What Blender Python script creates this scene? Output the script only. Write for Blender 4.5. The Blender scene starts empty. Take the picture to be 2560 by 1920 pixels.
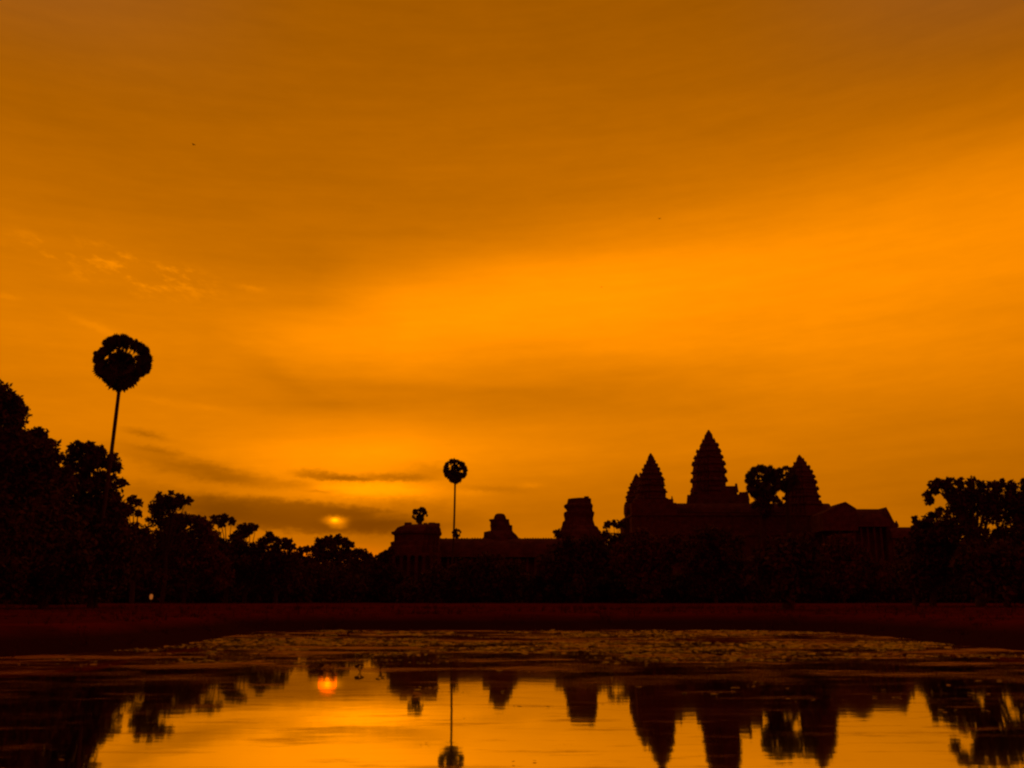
import bpy, math, random
import numpy as np
from mathutils import Vector, Matrix

# ------------------------------------------------------------------ camera, sky, sun
SC = bpy.context.scene
COL = SC.collection
F, PITCH, HC = 2257.0, math.radians(13.48), 2.2        # focal length in photo pixels, tilt, eye height over the water
CP, SP = math.cos(PITCH), math.sin(PITCH)


def ray(px, py):
    X, Y = (px - 1280) / F, -(py - 960) / F
    return Vector((X, CP - Y * SP, SP + Y * CP))


def P(px, py, d):
    """point at depth y = d seen at that place of the photograph"""
    r = ray(px, py)
    return Vector((0, 0, HC)) + r * (d / r.y)


def onto(px, py, z=0.0):
    r = ray(px, py)
    return Vector((0, 0, HC)) + r * ((z - HC) / r.z)


def azel(px, py):
    r = ray(px, py).normalized()
    return math.degrees(math.atan2(r.x, r.y)), math.degrees(math.asin(r.z))


cam = bpy.data.objects.new("camera", bpy.data.cameras.new("camera"))
COL.objects.link(cam)
cam.location = (0, 0, HC)
cam.rotation_euler = (math.pi / 2 + PITCH, 0, 0)
cam.data.sensor_width = 36
cam.data.lens = 36 * F / 2560
cam.data.clip_start, cam.data.clip_end = 0.1, 20000
SC.camera = cam
SC.render.resolution_x, SC.render.resolution_y = 1024, 768
SC.view_settings.view_transform = 'Standard'
SC.view_settings.look = 'None'
SC.view_settings.exposure = 0
SC.view_settings.gamma = 1
SC.render.engine = 'CYCLES'
SC.cycles.use_denoising = True
SC.cycles.filter_width = 2.3                             # the phone's soft lens
SC.cycles.max_bounces = 6
SC.cycles.sample_clamp_indirect = 4

SUN_AZ, SUN_EL = azel(837, 1303)
sd = ray(837, 1303).normalized()
sun = bpy.data.objects.new("sun", bpy.data.lights.new("sun", 'SUN'))
COL.objects.link(sun)
sun.data.energy = 0.00040                                 # dim: it stands low behind cloud
sun.data.angle = math.radians(1.1)
sun.data.color = (1.0, 0.05, 0.0)
sun.rotation_euler = sd.to_track_quat('Z', 'Y').to_euler()


def s2l(v):
    v /= 255.0
    return v / 12.92 if v <= 0.04045 else ((v + 0.055) / 1.055) ** 2.4


# brightness of the dawn cloud layer by compass and height
GX = [0, 256, 512, 768, 1024, 1280, 1536, 1792, 2048, 2304, 2560]
GY = [0, 150, 300, 400, 500, 600, 680, 760, 840, 920, 1000, 1060, 1120, 1180, 1240, 1300, 1360, 1420]
GV = [
    [158, 165, 178, 186, 195, 208, 212, 218, 222, 215, 214, 215, 210, 205, 200, 195, 190, 190],
    [160, 167, 176, 182, 190, 203, 212, 215, 226, 222, 220, 222, 212, 215, 210, 190, 180, 180],
    [162, 167, 175, 180, 186, 196, 203, 214, 230, 220, 212, 226, 226, 218, 205, 185, 195, 210],
    [163, 167, 176, 180, 186, 192, 200, 222, 257, 236, 197, 232, 262, 262, 235, 200, 190, 215],
    [163, 168, 178, 183, 189, 198, 228, 270, 272, 244, 199, 234, 262, 262, 235, 195, 190, 205],
    [163, 169, 180, 186, 194, 210, 262, 276, 266, 230, 197, 226, 238, 225, 202, 185, 195, 205],
    [162, 169, 181, 190, 200, 228, 272, 275, 258, 228, 204, 220, 222, 210, 192, 195, 200, 205],
    [160, 168, 182, 194, 212, 245, 268, 266, 252, 234, 209, 217, 212, 200, 195, 200, 205, 205],
    [158, 167, 184, 202, 228, 255, 262, 258, 250, 238, 224, 216, 208, 198, 190, 195, 200, 200],
    [155, 166, 190, 216, 244, 255, 252, 248, 240, 228, 215, 207, 200, 192, 182, 182, 188, 188],
    [150, 164, 200, 230, 245, 250, 244, 240, 232, 220, 208, 198, 190, 182, 175, 175, 180, 180],
]
GB = np.array([[s2l(v) for v in col] for col in GV])


def sky_at(az, el):
    a, e = math.radians(az), math.radians(el)
    dx, dy, dz = math.sin(a) * math.cos(e), math.cos(a) * math.cos(e), math.sin(e)
    fw = dy * CP + dz * SP
    px = 1280 + F * dx / fw
    py = 960 - F * (-dy * SP + dz * CP) / fw
    py = min(max(py, 0), 1420)
    px = min(max(px, 0), 2560)
    i = min(int(px / 256), 9)
    tx = px / 256 - i
    c = GB[i] * (1 - tx) + GB[i + 1] * tx
    return float(np.interp(py, GY, c))


world = bpy.data.worlds.new("World")
SC.world = world
world.use_nodes = True
NT = world.node_tree
NT.nodes.clear()


def lk(a, b):
    NT.links.new(a, b)


def mth(op, a, b=None, c=None, clamp=False):
    n = NT.nodes.new('ShaderNodeMath')
    n.operation = op
    n.use_clamp = clamp
    for i, v in enumerate((a, b, c)):
        if v is None:
            continue
        if isinstance(v, (int, float)):
            n.inputs[i].default_value = v
        else:
            lk(v, n.inputs[i])
    return n.outputs[0]


def noise(vec, scale, detail=3, rough=0.5):
    n = NT.nodes.new('ShaderNodeTexNoise')
    lk(vec, n.inputs['Vector'])
    n.inputs['Scale'].default_value = scale
    n.inputs['Detail'].default_value = detail
    n.inputs['Roughness'].default_value = rough
    return n.outputs['Fac']


def xyz(x, y, z):
    n = NT.nodes.new('ShaderNodeCombineXYZ')
    for i, v in enumerate((x, y, z)):
        if isinstance(v, (int, float)):
            n.inputs[i].default_value = v
        else:
            lk(v, n.inputs[i])
    return n.outputs[0]


def sstep(v, lo, hi):
    n = NT.nodes.new('ShaderNodeMapRange')
    n.interpolation_type = 'SMOOTHSTEP'
    lk(v, n.inputs[0])
    n.inputs[1].default_value, n.inputs[2].default_value = lo, hi
    return n.outputs[0]


tc = NT.nodes.new('ShaderNodeTexCoord')
sep = NT.nodes.new('ShaderNodeSeparateXYZ')
lk(tc.outputs['Generated'], sep.inputs[0])
DEG = 180 / math.pi
AZ0 = mth('MULTIPLY', mth('ARCTAN2', sep.outputs[0], sep.outputs[1]), DEG)
EL0 = mth('MULTIPLY', mth('ARCSINE', sep.outputs[2]), DEG)
EL0 = mth('ABSOLUTE', EL0)
flat = xyz(mth('MULTIPLY', AZ0, 0.3), EL0, 0.0)
n1 = mth('SUBTRACT', noise(flat, 0.35, 4, 0.55), 0.5)
n2 = mth('SUBTRACT', noise(xyz(mth('MULTIPLY', AZ0, 0.35), EL0, 7.3), 1.7, 4, 0.6), 0.5)
n3 = mth('SUBTRACT', noise(xyz(mth('MULTIPLY', AZ0, 0.8), mth('MULTIPLY', EL0, 1.2), 3.1), 2.6, 4, 0.62), 0.5)
AZ = mth('ADD', AZ0, mth('MULTIPLY', n1, 3.0))
EL = mth('ADD', EL0, mth('MULTIPLY', n1, 0.9))
# cloud layer
AZC = [azel(x, 800)[0] for x in GX]
ELN = 31
els = [1.0 + 36.0 * i / (ELN - 1) for i in range(ELN)]
fel = mth('DIVIDE', EL, 40.0, clamp=True)
base = None
for j, a in enumerate(AZC):
    r = NT.nodes.new('ShaderNodeValToRGB')
    cr = r.color_ramp
    cr.interpolation = 'LINEAR'
    while len(cr.elements) < ELN:
        cr.elements.new(0.5)
    for i, e in enumerate(els):
        cr.elements[i].position = e / 40.0
    for i, e in enumerate(els):
        b = sky_at(a, e)
        cr.elements[i].color = (b, b, b, 1)
    lk(fel, r.inputs[0])
    if j == 0:
        base = r.outputs[0]
    else:
        t = sstep(AZ, AZC[j - 1], a)
        t = mth('DIVIDE', mth('SUBTRACT', AZ, AZC[j - 1]), a - AZC[j - 1], clamp=True)
        mx = NT.nodes.new('ShaderNodeMix')
        mx.data_type = 'RGBA'
        lk(t, mx.inputs[0])
        lk(base, mx.inputs[6])
        lk(r.outputs[0], mx.inputs[7])
        base = mx.outputs[2]
bw = NT.nodes.new('ShaderNodeRGBToBW')
lk(base, bw.inputs[0])
B = bw.outputs[0]
B = mth('MULTIPLY', B, mth('ADD', mth('MULTIPLY', n2, 0.10), 1.0))
B = mth('MULTIPLY', B, mth('ADD', mth('MULTIPLY', n1, 0.16), 1.0))
n4 = mth('SUBTRACT', noise(xyz(mth('MULTIPLY', AZ0, 0.10), mth('ADD', EL0, mth('MULTIPLY', AZ0, -0.05)), 11.0), 0.9, 5, 0.6), 0.5)
B = mth('MULTIPLY', B, mth('ADD', mth('MULTIPLY', n4, 0.24), 1.0))


def blob(px, py, rx, ry, rot=0.0, power=2.0, rag=0.0):
    """soft elongated cloud mask, sizes in photo pixels turned to degrees"""
    a, e = azel(px, py)
    k = 0.0245
    ar, er = mth('SUBTRACT', AZ0, a), mth('SUBTRACT', EL0, e)
    if rag:
        er = mth('ADD', er, mth('ADD', mth('MULTIPLY', mth('ADD', n2, n1), rag * ry * k), mth('MULTIPLY', n3, 0.42)))
        ar = mth('ADD', ar, mth('MULTIPLY', n2, rag * rx * k * 0.6))
    c, s = math.cos(math.radians(rot)), math.sin(math.radians(rot))
    u = mth('DIVIDE', mth('SUBTRACT', mth('MULTIPLY', ar, c), mth('MULTIPLY', er, s)), rx * k)
    v = mth('DIVIDE', mth('ADD', mth('MULTIPLY', ar, s), mth('MULTIPLY', er, c)), ry * k)
    q = mth('ADD', mth('MULTIPLY', u, u), mth('MULTIPLY', v, v))
    if power != 2.0:
        q = mth('POWER', q, power / 2.0)
    return mth('EXPONENT', mth('MULTIPLY', q, -1.0))


def dim(b, m, k):
    return mth('MULTIPLY', b, mth('SUBTRACT', 1.0, mth('MULTIPLY', m, k)))


CLOUDS = [  # x, y, rx, ry, tilt, falloff, raggedness, dimming
    (740, 1291, 325, 42, 3, 7.0, 0.55, 0.60), (1010, 1300, 190, 46, 0, 3.0, 0.7, 0.26), (470, 1262, 200, 24, 6, 3.0, 0.7, 0.20),
    (930, 1330, 110, 22, 0, 2.0, 0.6, 0.16),
    (800, 1188, 72, 11, 4, 3.0, 1.6, 0.50), (880, 1197, 60, 6, 2, 3.0, 1.4, 0.48), (985, 1193, 100, 11, 0, 3.0, 1.6, 0.46), (1070, 1180, 85, 20, 0, 2.0, 1.6, 0.30), (560, 1199, 130, 15, 5, 2.0, 1.2, 0.38),
    (740, 1212, 60, 10, 0, 2.0, 1.2, 0.2), (797, 1228, 30, 4, 4, 2.0, 1.0, 0.28),
    (365, 1086, 50, 9, 8, 2.0, 1.2, 0.36), (400, 1127, 65, 9, 7, 2.0, 1.2, 0.32), (470, 1165, 170, 20, 9, 2.0, 1.2, 0.34), (620, 1188, 130, 12, 6, 2.0, 1.2, 0.22),
    (1225, 1222, 90, 8, 3, 2.0, 1.0, 0.18), (360, 1222, 180, 20, 5, 2.0, 1.0, 0.26),
    (700, 945, 170, 30, 26, 2.0, 0.6, 0.10),
    (950, 1226, 150, 20, 2, 2.6, 0.8, -0.58), (630, 721, 34, 7, 6, 2.0, 0.6, -0.22), (240, 816, 70, 9, 16, 2.0, 0.5, -0.16),
    (400, 1003, 60, 8, 8, 2.0, 0.5, -0.09), (520, 1018, 60, 7, 6, 2.0, 0.5, -0.09), (15, 741, 30, 6, 0, 2.0, 0.5, -0.13),
    (1330, 1213, 26, 5, 0, 2.0, 1.0, -0.16), (1180, 1232, 50, 8, 0, 2.0, 1.0, -0.14), (985, 1295, 110, 8, 0, 2.0, 0.6, -0.22),
    (940, 1120, 130, 60, 0, 2.0, 0.5, -0.10),
]
for x, y, rx, ry, rot, pw, rag, k in CLOUDS:
    B = dim(B, blob(x, y, rx, ry, rot, pw, rag), k)
# wisps high on the left
wn = sstep(noise(xyz(mth('ADD', mth('MULTIPLY', AZ0, 0.45), mth('MULTIPLY', EL0, 0.15)), mth('ADD', EL0, mth('MULTIPLY', AZ0, 0.10)), 2.2), 1.15, 5, 0.62), 0.48, 0.72)
B = dim(B, mth('MULTIPLY', wn, blob(300, 672, 210, 42, 7, 3.0)), -0.62)
B = dim(B, mth('MULTIPLY', wn, blob(470, 682, 60, 14, 7, 3.0)), -0.5)
# the veiled sun
halo = mth('ADD', mth('MULTIPLY', blob(838, 1300, 30, 10, 0, 3.0, 0.25), 0.50), mth('MULTIPLY', blob(846, 1312, 22, 10, 0, 3.0, 0.25), 0.34))
core = mth('ADD', mth('MULTIPLY', blob(837, 1300, 9, 5, 0, 2.4), 1.5), mth('MULTIPLY', blob(839, 1302, 18, 9, 0, 2.0), 0.35))
B = mth('ADD', B, mth('ADD', halo, core))
# darker away from the dawn side and towards the zenith
back = sstep(mth('ABSOLUTE', AZ0), 32.0, 120.0)
zen = sstep(EL0, 30.0, 75.0)
B = mth('MULTIPLY', B, mth('SUBTRACT', 1.0, mth('MULTIPLY', back, 0.74)))
B = mth('MULTIPLY', B, mth('SUBTRACT', 1.0, mth('MULTIPLY', zen, 0.45)))
green = mth('SUBTRACT', 0.267, mth('MULTIPLY', back, 0.235))
red_low = mth('ADD', blob(715, 1392, 110, 26), blob(900, 1402, 70, 26))
green = mth('MULTIPLY', green, mth('SUBTRACT', 1.0, mth('MULTIPLY', red_low, 0.30)))
B = mth('ADD', B, mth('MULTIPLY', red_low, 0.25))
blue = mth('MULTIPLY', sstep(EL0, 27.0, 37.0), mth('MULTIPLY', sstep(mth('ABSOLUTE', AZ0), 12.0, 34.0), 0.011))
layer = xyz(B, mth('ADD', mth('MULTIPLY', B, green), mth('MULTIPLY', blue, 1.1)), blue)
sky = NT.nodes.new('ShaderNodeTexSky')
sky.sky_type = 'NISHITA'
sky.sun_disc = False
sky.sun_elevation = math.radians(SUN_EL)
sky.sun_rotation = math.radians(SUN_AZ)
tint = NT.nodes.new('ShaderNodeVectorMath')
tint.operation = 'MULTIPLY'
lk(sky.outputs[0], tint.inputs[0])
tint.inputs[1].default_value = (1.0, 0.25, 0.0)
bgA = NT.nodes.new('ShaderNodeBackground')
bgB = NT.nodes.new('ShaderNodeBackground')
lk(layer, bgA.inputs[0])
bgA.inputs[1].default_value = 1.0
lk(tint.outputs[0], bgB.inputs[0])
bgB.inputs[1].default_value = 0.001
add = NT.nodes.new('ShaderNodeAddShader')
lk(bgA.outputs[0], add.inputs[0])
lk(bgB.outputs[0], add.inputs[1])
wo = NT.nodes.new('ShaderNodeOutputWorld')
lk(add.outputs[0], wo.inputs[0])


# ------------------------------------------------------------------ materials
def material(name, c1, c2, scale, rough=0.85, spec=0.3, detail=5, island=False, bump=0.0):
    m = bpy.data.materials.new(name)
    m.use_nodes = True
    t = m.node_tree
    b = t.nodes['Principled BSDF']
    b.inputs['Roughness'].default_value = rough
    b.inputs['Specular IOR Level'].default_value = spec
    if island:
        g = t.nodes.new('ShaderNodeNewGeometry')
        fac = g.outputs['Random Per Island']
    else:
        tcn = t.nodes.new('ShaderNodeTexCoord')
        n = t.nodes.new('ShaderNodeTexNoise')
        n.inputs['Scale'].default_value = scale
        n.inputs['Detail'].default_value = detail
        n.inputs['Roughness'].default_value = 0.6
        t.links.new(tcn.outputs['Object'], n.inputs['Vector'])
        fac = n.outputs['Fac']
        if bump:
            bp = t.nodes.new('ShaderNodeBump')
            bp.inputs['Strength'].default_value = bump
            t.links.new(fac, bp.inputs['Height'])
            t.links.new(bp.outputs[0], b.inputs['Normal'])
    r = t.nodes.new('ShaderNodeValToRGB')
    r.color_ramp.elements[0].position, r.color_ramp.elements[1].position = (0.0, 1.0) if island else (0.35, 0.68)
    r.color_ramp.elements[0].color = (*c1, 1)
    r.color_ramp.elements[1].color = (*c2, 1)
    t.links.new(fac, r.inputs[0])
    t.links.new(r.outputs[0], b.inputs['Base Color'])
    return m


STONE = material("weathered_sandstone", (0.11, 0.062, 0.04), (0.21, 0.12, 0.08), 0.6, 0.92, 0.0, bump=0.4)
STONE_DARK = material("lichened_sandstone", (0.10, 0.06, 0.04), (0.20, 0.12, 0.08), 0.8, 0.92, 0.0, bump=0.4)
BARK = material("bark", (0.06, 0.045, 0.03), (0.13, 0.10, 0.07), 3.0, 0.9, 0.0, bump=0.5)
LEAF_A = material("broad_leaves", (0.09, 0.06, 0.018), (0.15, 0.09, 0.03), 1, 0.8, 0.06, island=True)
LEAF_B = material("reddish_leaves", (0.12, 0.055, 0.02), (0.20, 0.09, 0.03), 1, 0.8, 0.06, island=True)
LEAF_C = material("dark_leaves", (0.08, 0.048, 0.015), (0.14, 0.075, 0.025), 1, 0.8, 0.06, island=True)
FROND = material("palm_fronds", (0.05, 0.06, 0.02), (0.10, 0.10, 0.04), 1, 0.8, 0.06, island=True)
PAD = material("pad_leaves", (0.025, 0.006, 0.002), (0.36, 0.085, 0.011), 1, 0.4, 0.15, island=True)
BIRD = material("dark_plumage", (0.02, 0.018, 0.015), (0.04, 0.035, 0.03), 20, 0.8, 0.2)
METAL = material("painted_metal", (0.05, 0.045, 0.04), (0.08, 0.07, 0.06), 12, 0.5, 0.4)

LIT = bpy.data.materials.new("lit_lamp_glass")
LIT.use_nodes = True
_b = LIT.node_tree.nodes['Principled BSDF']
_b.inputs['Base Color'].default_value = (0.5, 0.4, 0.3, 1)
_b.inputs['Emission Color'].default_value = (1.0, 0.27, 0.04, 1)
_b.inputs['Emission Strength'].default_value = 0.26


def ground_material():
    m = bpy.data.materials.new("lawn_and_mud")
    m.use_nodes = True
    t = m.node_tree
    b = t.nodes['Principled BSDF']
    b.inputs['Roughness'].default_value = 0.95
    b.inputs['Specular IOR Level'].default_value = 0.0
    g = t.nodes.new('ShaderNodeNewGeometry')
    s = t.nodes.new('ShaderNodeSeparateXYZ')
    t.links.new(g.outputs['Position'], s.inputs[0])
    mp = t.nodes.new('ShaderNodeMapping')
    mp.inputs['Scale'].default_value = (0.35, 1, 1)
    t.links.new(g.outputs['Position'], mp.inputs[0])
    n = t.nodes.new('ShaderNodeTexNoise')
    n.inputs['Scale'].default_value = 0.22
    n.inputs['Detail'].default_value = 7
    n.inputs['Roughness'].default_value = 0.65
    t.links.new(mp.outputs[0], n.inputs['Vector'])
    r = t.nodes.new('ShaderNodeValToRGB')
    e = r.color_ramp.elements
    e[0].position, e[1].position = 0.33, 0.70
    e[0].color, e[1].color = (0.07, 0.010, 0.005, 1), (0.17, 0.016, 0.008, 1)
    t.links.new(n.outputs['Fac'], r.inputs[0])
    mr = t.nodes.new('ShaderNodeMapRange')
    mr.inputs[1].default_value, mr.inputs[2].default_value = 0.55, 1.05
    t.links.new(s.outputs[2], mr.inputs[0])
    mx = t.nodes.new('ShaderNodeMix')
    mx.data_type = 'RGBA'
    mx.inputs[6].default_value = (0.045, 0.012, 0.008, 1)
    t.links.new(mr.outputs[0], mx.inputs[0])
    t.links.new(r.outputs[0], mx.inputs[7])
    t.links.new(mx.outputs[2], b.inputs['Base Color'])
    bp = t.nodes.new('ShaderNodeBump')
    bp.inputs['Strength'].default_value = 0.6
    bp.inputs['Distance'].default_value = 0.15
    n2_ = t.nodes.new('ShaderNodeTexNoise')
    n2_.inputs['Scale'].default_value = 3.0
    n2_.inputs['Detail'].default_value = 6
    t.links.new(g.outputs['Position'], n2_.inputs['Vector'])
    t.links.new(n2_.outputs['Fac'], bp.inputs['Height'])
    t.links.new(bp.outputs[0], b.inputs['Normal'])
    return m


def water_material():
    m = bpy.data.materials.new("still_pond_water")
    m.use_nodes = True
    t = m.node_tree
    t.nodes.clear()
    g = t.nodes.new('ShaderNodeNewGeometry')
    mp = t.nodes.new('ShaderNodeMapping')
    mp.inputs['Scale'].default_value = (0.7, 1.6, 1)
    t.links.new(g.outputs['Position'], mp.inputs[0])
    n = t.nodes.new('ShaderNodeTexNoise')
    n.inputs['Scale'].default_value = 1.1
    n.inputs['Detail'].default_value = 4
    t.links.new(mp.outputs[0], n.inputs['Vector'])
    bp = t.nodes.new('ShaderNodeBump')
    bp.inputs['Strength'].default_value = 0.065
    bp.inputs['Distance'].default_value = 0.02
    t.links.new(n.outputs['Fac'], bp.inputs['Height'])
    gl = t.nodes.new('ShaderNodeBsdfGlossy')
    gl.inputs['Color'].default_value = (0.97, 0.95, 0.9, 1)
    gl.inputs['Roughness'].default_value = 0.035
    t.links.new(bp.outputs[0], gl.inputs['Normal'])
    df = t.nodes.new('ShaderNodeBsdfDiffuse')
    df.inputs['Color'].default_value = (0.03, 0.018, 0.008, 1)
    fr = t.nodes.new('ShaderNodeFresnel')
    fr.inputs['IOR'].default_value = 3.4
    mx = t.nodes.new('ShaderNodeMixShader')
    ad = t.nodes.new('ShaderNodeMath')
    ad.operation = 'MULTIPLY_ADD'
    ad.use_clamp = True
    ad.inputs[1].default_value = 1.0
    ad.inputs[2].default_value = 0.52
    t.links.new(fr.outputs[0], ad.inputs[0])
    t.links.new(ad.outputs[0], mx.inputs[0])
    t.links.new(df.outputs[0], mx.inputs[1])
    t.links.new(gl.outputs[0], mx.inputs[2])
    # a film of duckweed and pollen drawn out in streaks, thick in the far half of the pond
    film = t.nodes.new('ShaderNodeBsdfPrincipled')
    film.inputs['Base Color'].default_value = (0.30, 0.062, 0.009, 1)
    film.inputs['Roughness'].default_value = 0.55
    film.inputs['Specular IOR Level'].default_value = 0.12

    def nz(sx, sy, sc, det):
        mp_ = t.nodes.new('ShaderNodeMapping')
        mp_.inputs['Scale'].default_value = (sx, sy, 1)
        t.links.new(g.outputs['Position'], mp_.inputs[0])
        n_ = t.nodes.new('ShaderNodeTexNoise')
        n_.inputs['Scale'].default_value = sc
        n_.inputs['Detail'].default_value = det
        n_.inputs['Roughness'].default_value = 0.65
        t.links.new(mp_.outputs[0], n_.inputs['Vector'])
        return n_.outputs['Fac']

    def mr(v, a, b, c, d):
        r_ = t.nodes.new('ShaderNodeMapRange')
        r_.interpolation_type = 'SMOOTHSTEP'
        t.links.new(v, r_.inputs[0])
        for q, w_ in zip((1, 2, 3, 4), (a, b, c, d)):
            r_.inputs[q].default_value = w_
        return r_.outputs[0]

    def mm(op, a, b):
        k = t.nodes.new('ShaderNodeMath')
        k.operation = op
        k.use_clamp = True
        for q, v in enumerate((a, b)):
            if isinstance(v, float):
                k.inputs[q].default_value = v
            else:
                t.links.new(v, k.inputs[q])
        return k.outputs[0]

    sp = t.nodes.new('ShaderNodeSeparateXYZ')
    t.links.new(g.outputs['Position'], sp.inputs[0])
    dist = mm('MULTIPLY', sp.outputs[1], 0.0125)
    edge = mm('ADD', dist, mm('MULTIPLY', nz(0.12, 0.16, 1.0, 4), 0.34))
    far = mr(edge, 0.40, 0.66, 0.0, 1.0)
    streak = mr(nz(0.15, 0.30, 1.0, 8), 0.47, 0.61, 0.02, 0.90)
    near = mr(nz(0.35, 1.2, 1.0, 7), 0.53, 0.70, 0.0, 0.5)
    mask = mm('ADD', mm('MULTIPLY', far, streak), near)
    fm = t.nodes.new('ShaderNodeMixShader')
    t.links.new(mask, fm.inputs[0])
    t.links.new(mx.outputs[0], fm.inputs[1])
    t.links.new(film.outputs[0], fm.inputs[2])
    o = t.nodes.new('ShaderNodeOutputMaterial')
    t.links.new(fm.outputs[0], o.inputs[0])
    return m


GROUND, WATER = ground_material(), water_material()


# ------------------------------------------------------------------ helpers
class MB:
    def __init__(s):
        s.v, s.f, s.n = [], [], 0

    def add(s, verts, faces):
        s.v.extend(tuple(v) for v in verts)
        s.f.extend(tuple(i + s.n for i in f) for f in faces)
        s.n += len(verts)

    def box(s, c, size, rz=0.0, taper=1.0):
        x, y, z = (k / 2 for k in size)
        cs, sn = math.cos(rz), math.sin(rz)
        vs = []
        for zz, k in ((-z, 1.0), (z, taper)):
            for a, b in ((-x, -y), (x, -y), (x, y), (-x, y)):
                a, b = a * k, b * k
                vs.append((c[0] + a * cs - b * sn, c[1] + a * sn + b * cs, c[2] + zz))
        s.add(vs, [(3, 2, 1, 0), (4, 5, 6, 7), (0, 1, 5, 4), (1, 2, 6, 5), (2, 3, 7, 6), (3, 0, 4, 7)])

    def loft(s, rings):
        n = len(rings[0])
        vs = [p for r in rings for p in r]
        fs = []
        for k in range(len(rings) - 1):
            for i in range(n):
                j = (i + 1) % n
                fs.append((k * n + i, k * n + j, (k + 1) * n + j, (k + 1) * n + i))
        fs.append(tuple(reversed(range(n))))
        fs.append(tuple(range((len(rings) - 1) * n, len(rings) * n)))
        s.add(vs, fs)

    def tube(s, pts, radii, n=8):
        rings = []
        for i, p in enumerate(pts):
            p = Vector(p)
            a = Vector(pts[max(i - 1, 0)])
            b = Vector(pts[min(i + 1, len(pts) - 1)])
            d = (b - a).normalized()
            u = d.cross(Vector((0.3, 1, 0.1))).normalized()
            w = d.cross(u)
            rings.append([p + (u * math.cos(2 * math.pi * k / n) + w * math.sin(2 * math.pi * k / n)) * radii[i] for k in range(n)])
        s.loft(rings)

    def build(s, name, mat, parent=None, origin=None):
        me = bpy.data.meshes.new(name)
        o = Vector(origin) if origin is not None else (parent.location.copy() if parent is not None and parent.parent is None else Vector())
        if origin is None and parent is not None and parent.parent is not None:
            o = parent.location + parent.parent.location
        me.from_pydata([(v[0] - o.x, v[1] - o.y, v[2] - o.z) for v in s.v], [], s.f)
        me.materials.append(mat)
        ob = bpy.data.objects.new(name, me)
        COL.objects.link(ob)
        if parent is not None:
            ob.parent = parent
        elif origin is not None:
            ob.location = origin
        return ob


def tag(o, label=None, cat=None, group=None, kind=None):
    for k, v in (("label", label), ("category", cat), ("group", group), ("kind", kind)):
        if v:
            o[k] = v
    return o


def empty(name, loc, label, cat, group=None):
    o = bpy.data.objects.new(name, None)
    COL.objects.link(o)
    o.location = loc
    return tag(o, label, cat, group)


def mesh_np(name, verts, faces4, mat, parent=None, origin=(0, 0, 0)):
    """fast mesh from arrays, quads"""
    me = bpy.data.meshes.new(name)
    n, m = len(verts), len(faces4)
    k = faces4.shape[1]
    me.vertices.add(n)
    me.vertices.foreach_set("co", (verts - np.array(origin)).astype(np.float32).ravel())
    me.loops.add(m * k)
    me.loops.foreach_set("vertex_index", faces4.astype(np.int32).ravel())
    me.polygons.add(m)
    me.polygons.foreach_set("loop_start", np.arange(0, m * k, k, dtype=np.int32))
    me.update(calc_edges=True)
    me.validate()
    me.materials.append(mat)
    o = bpy.data.objects.new(name, me)
    COL.objects.link(o)
    if parent is not None:
        o.parent = parent
    else:
        o.location = origin
    return o


LAWN, RISE = 1.1, 0.5


# ------------------------------------------------------------------ ground and pond
SHORE = [(-250, 1672), (0, 1645), (250, 1629), (430, 1613), (560, 1594), (640, 1579), (800, 1576), (1000, 1575), (1300, 1576), (1600, 1575),
         (1900, 1576), (2080, 1581), (2250, 1597), (2400, 1612), (2560, 1628), (2800, 1658)]
poly = [onto(x, y) for x, y in SHORE]
poly = [(p.x, p.y) for p in poly] + [(30, 24), (30, 7), (0, 5.5), (-30, 7), (-30, 20)]
poly = np.array(poly)


def sdist(x, y):
    """signed distance to the pond outline, negative over water"""
    d = np.full(x.shape, 1e9)
    inside = np.zeros(x.shape, bool)
    n = len(poly)
    for i in range(n):
        ax, ay = poly[i]
        bx, by = poly[(i + 1) % n]
        ex, ey = bx - ax, by - ay
        t = np.clip(((x - ax) * ex + (y - ay) * ey) / (ex * ex + ey * ey), 0, 1)
        d = np.minimum(d, np.hypot(x - ax - t * ex, y - ay - t * ey))
        c = ((ay > y) != (by > y)) & (x < ex * (y - ay) / (ey if abs(ey) > 1e-9 else 1e-9) + ax)
        inside ^= c
    return np.where(inside, -d, d)


def wob(x, y):
    return (np.sin(x * 0.31 + 1.3) * np.cos(y * 0.27) + 0.6 * np.sin(x * 0.83 + y * 0.4) + 0.4 * np.sin(x * 1.9 - y * 1.3) + 0.3 * np.cos(x * 3.1 + y * 2.3))


def height(x, y):
    d = sdist(x, y) + 0.34 * wob(x, y) + 0.22 * np.sin(x * 4.3 + y * 1.7) * np.cos(x * 2.2 - y * 3.6)
    h = np.where(d < 0, np.maximum(d * 0.35, -1.2), 0.0)
    t = np.clip(d / (4.4 + 0.9 * np.sin(x * 0.11 + 0.5) + 0.6 * np.sin(x * 0.29) + 0.4 * np.sin(x * 0.7 + y * 0.3)), 0, 1)
    h = np.where(d >= 0, LAWN * (t * t * (3 - 2 * t) * 0.75 + 0.25 * t), h)
    h = h + RISE * np.clip((d - 10) / 70, 0, 1)
    h = h + np.where(d > 3, 0.05 * wob(x * 0.6, y * 0.6) * np.clip((d - 3) / 6, 0, 1), 0)
    return h


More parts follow.
